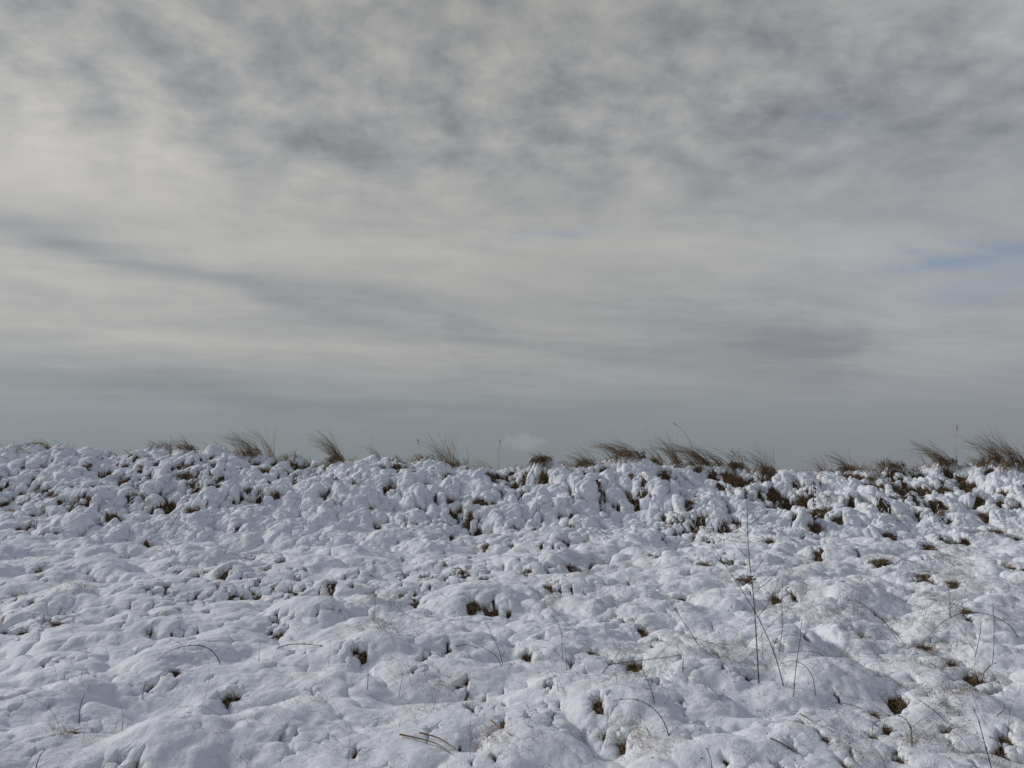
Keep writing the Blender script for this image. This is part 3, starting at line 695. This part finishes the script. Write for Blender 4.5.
# --- bent and straight stems on the slope. px path from root to tip; 'g' = the tip touches the snow again
G_ST = 'bare stems sticking out of the snow'
STEMS = [
 ([(785,686),(775,655),(762,625),(748,600),(730,572),(714,549)],'',.0055,'long dark stem leaning left across the tall branched weed'),
 ([(778,654),(782,632),(782,605),(783,578)],'',.004,'straight thin stem just right of the tall branched weed'),
 ([(793,697),(796,668),(800,640),(802,619)],'',.0045,'dark knobbly upright stem, second right of the tall branched weed'),
 ([(763,659),(762,640),(759,612)],'',.0025,'hair thin stem hugging the trunk of the tall branched weed'),
 ([(816,694),(813,678),(804,665),(792,661),(780,664)],'',.0042,'hooked stem arching left, right of the dark knobbly upright stem'),
 ([(700,643),(689,630),(678,614),(668,599)],'',.0045,'straight dark stem slanting left, left of the tall branched weed'),
 ([(672,742),(664,722),(650,706),(632,699),(610,699)],'g',.0045,'long dark stem arching over a mound at the bottom middle'),
 ([(601,700),(592,706),(568,709)],'g',.004,'short stem lying flat left of the long dark arching stem'),
 ([(656,703),(650,686),(642,669)],'',.004,'short straight dark stem leaning left above the arching stem'),
 ([(667,671),(661,662),(652,655),(641,652)],'g',.0038,'little hooped stem over the twigs in the middle foreground'),
 ([(587,663),(620,663),(645,660),(682,653)],'g',.0045,'dark twig lying level across the grey brown clump'),
 ([(598,673),(610,664),(619,652)],'',.004,'knotted twig crossing the level twig at its left end'),
 ([(614,691),(605,686),(598,682)],'g',.003,'tiny twig on the snow below the level twig'),
 ([(683,669),(683,662),(684,655)],'',.004,'stubby upright twig at the right end of the level twig'),
 ([(504,666),(496,656),(484,648),(464,636)],'',.004,'left bowing stem of the fan in the lower middle'),
 ([(504,665),(499,650),(492,636),(487,624)],'',.004,'upright stem in the fan in the lower middle'),
 ([(500,657),(507,647),(514,638)],'',.003,'right leaning stem of the fan in the lower middle'),
 ([(443,652),(455,647),(468,645),(482,648)],'g',.005,'low dark hoop of stem left of the fan in the lower middle'),
 ([(268,650),(283,646),(304,644),(326,645)],'g',.006,'thick dark twig lying on the snow left of the middle'),
 ([(223,664),(214,653),(202,646),(186,646),(170,651),(155,660)],'g',.005,'dark stem hooped over the snow on the left'),
 ([(134,653),(139,646),(146,643)],'',.0035,'short curved stem left of the dark hooped stem'),
 ([(185,656),(184,647),(173,640),(161,635)],'',.0025,'thin pale blade curving over the dark hooped stem'),
 ([(79,724),(80,708),(85,692)],'',.0045,'dark bent stem rising from a hollow at the lower left'),
 ([(142,697),(144,688),(146,681)],'',.0035,'tiny upright stem right of the lower left hollow'),
 ([(122,728),(123,717),(121,706)],'',.0025,'hair thin upright stem on the big lower left mound'),
 ([(34,768),(39,758),(45,750)],'',.004,'short slanting stem at the bottom left corner'),
 ([(373,620),(375,606),(375,594)],'',.0045,'dark upright stem standing in mid left foreground'),
 ([(383,630),(375,616),(366,606),(353,598)],'',.0035,'pale bent blade beside the dark upright stem at mid left'),
 ([(327,668),(330,652),(330,640)],'',.003,'thin pale upright stem by the thick dark twig'),
 ([(259,662),(259,652),(260,642)],'',.004,'stubby pale stalk at the left end of the thick dark twig'),
 ([(367,689),(368,678),(368,666)],'',.0035,'dark little stick with a bud below the thick dark twig'),
 ([(398,698),(401,684),(403,668)],'',.003,'thin leaning stick in the left half of the foreground'),
 ([(563,660),(562,646),(562,634),(557,622),(549,612)],'',.0035,'tall thin bent stem right of the dark pit and the fan'),
 ([(567,668),(566,655),(564,640)],'',.0025,'fine stem beside the tall thin bent stem'),
 ([(559,689),(556,678),(549,670)],'',.0028,'fine bent stem below the tall thin bent stem'),
 ([(545,690),(546,680),(548,672)],'',.0028,'fine upright stem left of the fine bent stem'),
 ([(712,768),(711,760),(707,748)],'',.0035,'short stem at the bottom edge right of the long arching stem'),
 ([(802,766),(815,767),(830,766)],'g',.004,'level twig on the snow at the bottom edge'),
 ([(832,661),(822,655),(806,651),(782,652)],'g',.004,'low twig lying right of the tall branched weed roots'),
 ([(1022,640),(1012,628),(998,618),(982,613),(962,613),(944,621),(932,632),(922,642)],'g',.005,'great arched stem springing over the snow at the right'),
 ([(909,646),(893,630),(872,612),(852,597),(838,586)],'',.0035,'long thin stem slanting up left from the crossing point at the right'),
 ([(901,642),(888,626),(874,613),(862,603)],'',.0035,'shorter parallel stem beside the long thin slanting stem at the right'),
 ([(962,662),(950,650),(938,638),(920,622),(902,604)],'',.003,'thin stem leaning left behind the crossing point at the right'),
 ([(978,652),(964,634),(952,618),(946,600)],'',.003,'slender stem rising left under the great arch'),
 ([(974,655),(979,640),(981,624)],'',.004,'short straight stem below the great arch'),
 ([(992,664),(994,642),(994,618),(993,600)],'',.0035,'upright stem passing through the great arch'),
 ([(950,617),(950,606),(949,590)],'',.0045,'dark upright stem left of the small mossy clump'),
 ([(981,684),(984,674),(990,666),(997,663)],'',.004,'curled stem at the brown pocket near the right edge'),
 ([(993,768),(985,744),(979,722),(973,706)],'',.0042,'dark stem leaning left in the lower right corner'),
 ([(991,716),(999,714),(1004,710),(1004,704)],'',.0035,'small hooked stem right of the burrow like hole'),
 ([(909,758),(912,742),(910,727),(904,718),(893,715),(876,717)],'g',.005,'dark looped stem below the round burrow like hole'),
 ([(872,714),(862,709),(848,704),(832,700)],'g',.0042,'long twig lying left of the burrow like hole'),
 ([(962,738),(940,716),(915,697),(899,684),(880,676)],'g',.003,'long fine stem arched over the snow right of the burrow like hole'),
 ([(893,661),(880,656),(866,654),(848,656)],'g',.003,'fine bowed stem above the long twig on the right'),
 ([(932,742),(927,736),(922,730)],'',.003,'short stick right of the dark looped stem'),
 ([(925,664),(924,674),(925,662),(923,656)],'',.003,'tiny stick above the burrow like hole'),
 ([(888,768),(882,758),(877,750)],'',.003,'thin stick at the bottom edge below the looped stem'),
 ([(1010,590),(1005,576),(1000,565)],'',.003,'thin stem before the far right bank foot'),
 ([(942,586),(934,572),(930,560)],'',.0028,'thin stem rising by the ragged tawny clump'),
 ([(907,576),(906,562),(906,548)],'',.0025,'hair thin stem at the right bank foot'),
 ([(168,530),(175,520),(180,513)],'',.006,'dark stick leaning right at the left bank foot'),
 ([(224,553),(228,545),(236,536)],'',.005,'bent stick before the left bank near its foot'),
 ([(172,552),(170,545),(160,539),(150,540)],'',.004,'thin hooped stem before the left bank'),
 ([(487,520),(487,512),(486,502)],'',.004,'faint thin stem on the lower bank in mid picture'),
 ([(448,501),(448,488),(448,476)],'',.004,'faint thin stem on the bank under the bushy dark fan'),
 ([(827,545),(821,530),(818,516)],'',.003,'thin grey stem beside the dark seeded stalk foot'),
]
for (pts, flag, r, label) in STEMS:
    a = plant(*pts[0]); yb = a.y
    ye = plant(*pts[-1]).y if flag == 'g' else yb-U(-.1, .25)
    if flag == 'g': ye = min(max(ye, yb-1.2), yb+1.2)
    P = [ray(x, y, yb+(ye-yb)*i/(len(pts)-1)) for i, (x, y) in enumerate(pts)]
    P[0] = P[0]-Vector((0, 0, .03))
    if flag == 'g': P[-1] = P[-1]-Vector((0, 0, .01))
    st = Strands(); C = curve_pts(P, 4); st.add(C, r*.68, r*.30, U(.1, .7) if 'pale' not in label else 1)
    if random.random() < .5:
        for q in C[2::3]: st.blob(q+Vector((U(-1, 1), 0, U(-1, 1)))*.002, r*1.1, .2)
    o = st.build('stem', M_STEM if 'pale' not in label else M_STRAW, None, a); tag(o, label, 'stem', G_ST)

# dark stalk with seed whorls before the right bank
def seeded():
    a = plant(814, 528); t = thing('seed_stalk', a, 'dark stalk with whorls of seed pods in front of the right bank', 'stalk')
    C = px_path([(815, 528), (814, 505), (814, 478)], a.y-.05)
    st = Strands(); st.add(C, .008, .004, .1); st.build('stem', M_STEM, t, a)
    h = Strands()
    for k in range(9):
        p = C[0].lerp(C[-1], .18+.8*k/9)
        for i in range(9): h.blob(p+Vector((U(-.022, .022), U(-.022, .022), U(-.02, .02))), U(.006, .012), .1)
    h.build('seed_pods', M_SEED, t, a)
seeded()

# flattened straw leaves lying on the snow
for pts, label in (([(400,737),(418,741),(436,746),(450,755)],'flat straw leaf lying on the snow at the bottom, left of middle'),
                   ([(420,735),(440,741),(456,752)],'second straw leaf crossing behind the flat straw leaf at the bottom'),
                   ([(491,722),(500,730),(511,737)],'short straw leaf on the snow in the lower middle'),
                   ([(771,741),(780,745),(795,753)],'straw leaf half buried at the bottom, right of middle'),
                   ([(800,716),(806,719),(813,724)],'small straw leaf on the snow below the tall branched weed')):
    a = plant(*pts[0]); P = [plant(x, y)+Vector((0, 0, .012)) for x, y in pts]
    st = Strands(); st.add(curve_pts(P, 3), .005, .002, .35); tag(st.build('straw_leaf', M_STRAW, None, a), label, 'leaf')

# uncountable: short dry blades round every bare patch, and seeds scattered over the snow
PATCHES = [(650,665,60),(720,650,40),(560,660,30),(900,650,80),(960,690,70),(880,740,60),(1000,740,60),(850,610,60),(960,600,80),(780,655,50),(400,625,35),(480,740,45),
           (430,685,50),(620,740,50),(700,560,50),(590,560,60),(560,600,50),(800,560,60),(930,560,90),(390,600,50),(470,520,60),(250,560,40),(80,590,25),(180,520,40),(60,733,12),(780,600,60),(640,600,50)]
def fine_grass():
    rng = np.random.default_rng(3)
    st = Strands()
    pe = 1.0+2.5*EDGEB
    ch = rng.choice(len(EDGE), 9000, replace=False, p=pe/pe.sum())
    for i in ch:
        p = Vector(EDGE[i].tolist()); far = p.y/5.0
        l = U(.02, .075)*(1+.25*far)
        d = Vector((-U(-.5, 1.0), -U(-.2, 1.0), U(-.1, .9))); d.normalize()
        st.add([p-Vector((0, 0, .012)), p+d*l*.5+Vector((0, 0, .2*l)), p+d*l], .0011*(.6+.4*far)*U(.7, 1.3), .0006, U(0, 1))
    k = np.nonzero((VPX > -30) & (VPX < 1050) & (VPY > 480) & (VPY < 775))[0]
    w = np.full(len(k), .05)
    for cx, cy, cr_ in PATCHES:
        w += np.exp(-2*((VPX[k]-cx)/cr_)**2-2*((VPY[k]-cy)/(cr_*.45))**2)
    w *= VD[k]**-1.2*(.08+np.clip(-.3+.5+np.sin(V[k, 0]*9+2*np.sin(V[k, 1]*5))*.5, 0, 1))
    ch = rng.choice(k, 6500, replace=False, p=w/w.sum())
    n0 = 0
    for i in ch:
        p = Vector(V[i].tolist())
        far = p.y/5.0; l = U(.015, .07)*(1 if U(0, 1) < .9 else 1.9)
        for j in range(random.choice((1, 1, 2, 3))):
            d = Vector((U(-1, .8), U(-.8, .5), U(-.05, .7)**1 if U(0, 1) < .8 else 1.0)); d.normalize()
            q = p+Vector((U(-.01, .01), U(-.01, .01), -.01))
            st.add([q, q+d*l*.5+Vector((0, 0, .15*l)), q+d*l], .0009*(.6+.5*far), .0005, U(0, .9))
    for i in range(8500):            # the ragged low fringe of the crest
        px = 1024*(U(0, 1)**.62); mm = math.sin(px*.045)+math.sin(px*.11+1)+.7*math.sin(px*.29)
        if mm < U(-1.2, 1.6): continue
        c = crest(px) if i % 1 == 0 else c; s_ = c.y/FPX
        p = c+Vector((U(-.03, .03), U(-.25, .15), -U(.02, .16))); l = U(3, 13)*s_*(.6+.25*mm)
        d = Vector((-U(-.3, 1.6), U(-.6, .3), U(.3, 1.0))); d.normalize()
        st.add([p, p+d*l*.5+Vector((0, 0, .15*l)), p+d*l], .0034, .0012, U(0, .8))
    bg = Strands()                   # brown blades standing in every bare pit
    for i in rng.choice(len(PIT), min(len(PIT), 12000), replace=False):
        p = Vector(PIT[i].tolist()); l = U(.015, .05)*(1+.12*p.y)
        d = Vector((U(-1, .6), -U(-.2, .9), U(-.4, .8))); d.normalize()
        q = p-Vector((0, 0, .01))
        bg.add([q, q+d*l*.5+Vector((0, 0, .25*l)), q+d*l], .0008*(.8+.35*p.y), .0006, U(0, 1))
    tag(bg.build('brown_grass', M_BROWN), 'brown grass blades showing in the pits between snow lumps', 'grass', kind='stuff')
    tg = Strands()                   # tangle of long dead stems, mostly on the right
    k = np.nonzero((VPX > -30) & (VPX < 1060) & (VPY > 500) & (VPY < 775))[0]
    w = np.full(len(k), .03)
    for cx, cy, cr_ in PATCHES: w += np.exp(-2*((VPX[k]-cx)/cr_)**2-2*((VPY[k]-cy)/(cr_*.45))**2)
    w *= VD[k]**-.8
    for i in rng.choice(k, 330, replace=False, p=w/w.sum()):
        p = Vector(V[i].tolist())-Vector((0, 0, .01)); l = U(.08, .34)
        d = Vector((U(-1, .5), U(-.5, .5), U(.05, 1.1))); d.normalize(); e = d+Vector((U(-.5, .5), U(-.4, .4), -U(0, .9)))
        a1 = p+d*l*.5; a2 = a1+e.normalized()*l*.5
        tg.add(curve_pts([p, a1+Vector((U(-1, 1), 0, U(-1, 1)))*.01, a2], 3), .0010*(.5+p.y/9), .0006, U(0, .8))
    tag(tg.build('dead_stems', M_STEM), 'tangle of thin dead stems over the snow', 'stems', kind='stuff')
    tag(st.build('dry_grass', M_STRAW), 'short dry grass blades poking through the snow', 'grass', kind='stuff')
    # blades on the bank bent over under their own load of snow
    ld = Strands(); k = np.nonzero((VPX > -60) & (VPX < 1080) & (VPY > 455) & (V[:, 1] > 10.4))[0]
    for i in rng.choice(k, 7500, replace=False):
        p = Vector(V[i].tolist()); m = math.sin(p.x*1.3+2*math.sin(p.y*.9+p.x*.4))+.8*math.sin(p.z*5+p.x*2.3)
        if m < U(-1.2, .8): continue
        l = U(.05, .19); d = Vector((-U(-.6, 1.0), -U(.2, .9), U(-.9, -.1))); d.normalize()
        q = p-Vector((0, -.02, .015)); r = U(.006, .016)
        ld.add([q, q+d*l*.25+Vector((0, 0, .18*l)), q+d*l*.6+Vector((0, 0, .2*l)), q+d*l*.9], r, r*.5, 1)
    tag(ld.build('snow_laden_grass', M_SNOW), 'grass blades bent under a load of snow on the bank', 'grass', kind='stuff')
    sd = Strands()
    k = np.nonzero((VPX > 300) & (VPX < 1050) & (VPY > 590) & (VPY < 775))[0]
    w = np.clip((VPX[k]-250)/700, .03, 1)**1.5
    for i in rng.choice(k, 420, replace=False, p=w/w.sum()):
        sd.blob(Vector(V[i].tolist())+Vector((0, 0, .002)), U(.002, .0055), U(0, 1), .7)
    tag(sd.build('fallen_seeds', M_SEED), 'tiny dark seeds scattered over the snow', 'seeds', kind='stuff')
fine_grass()
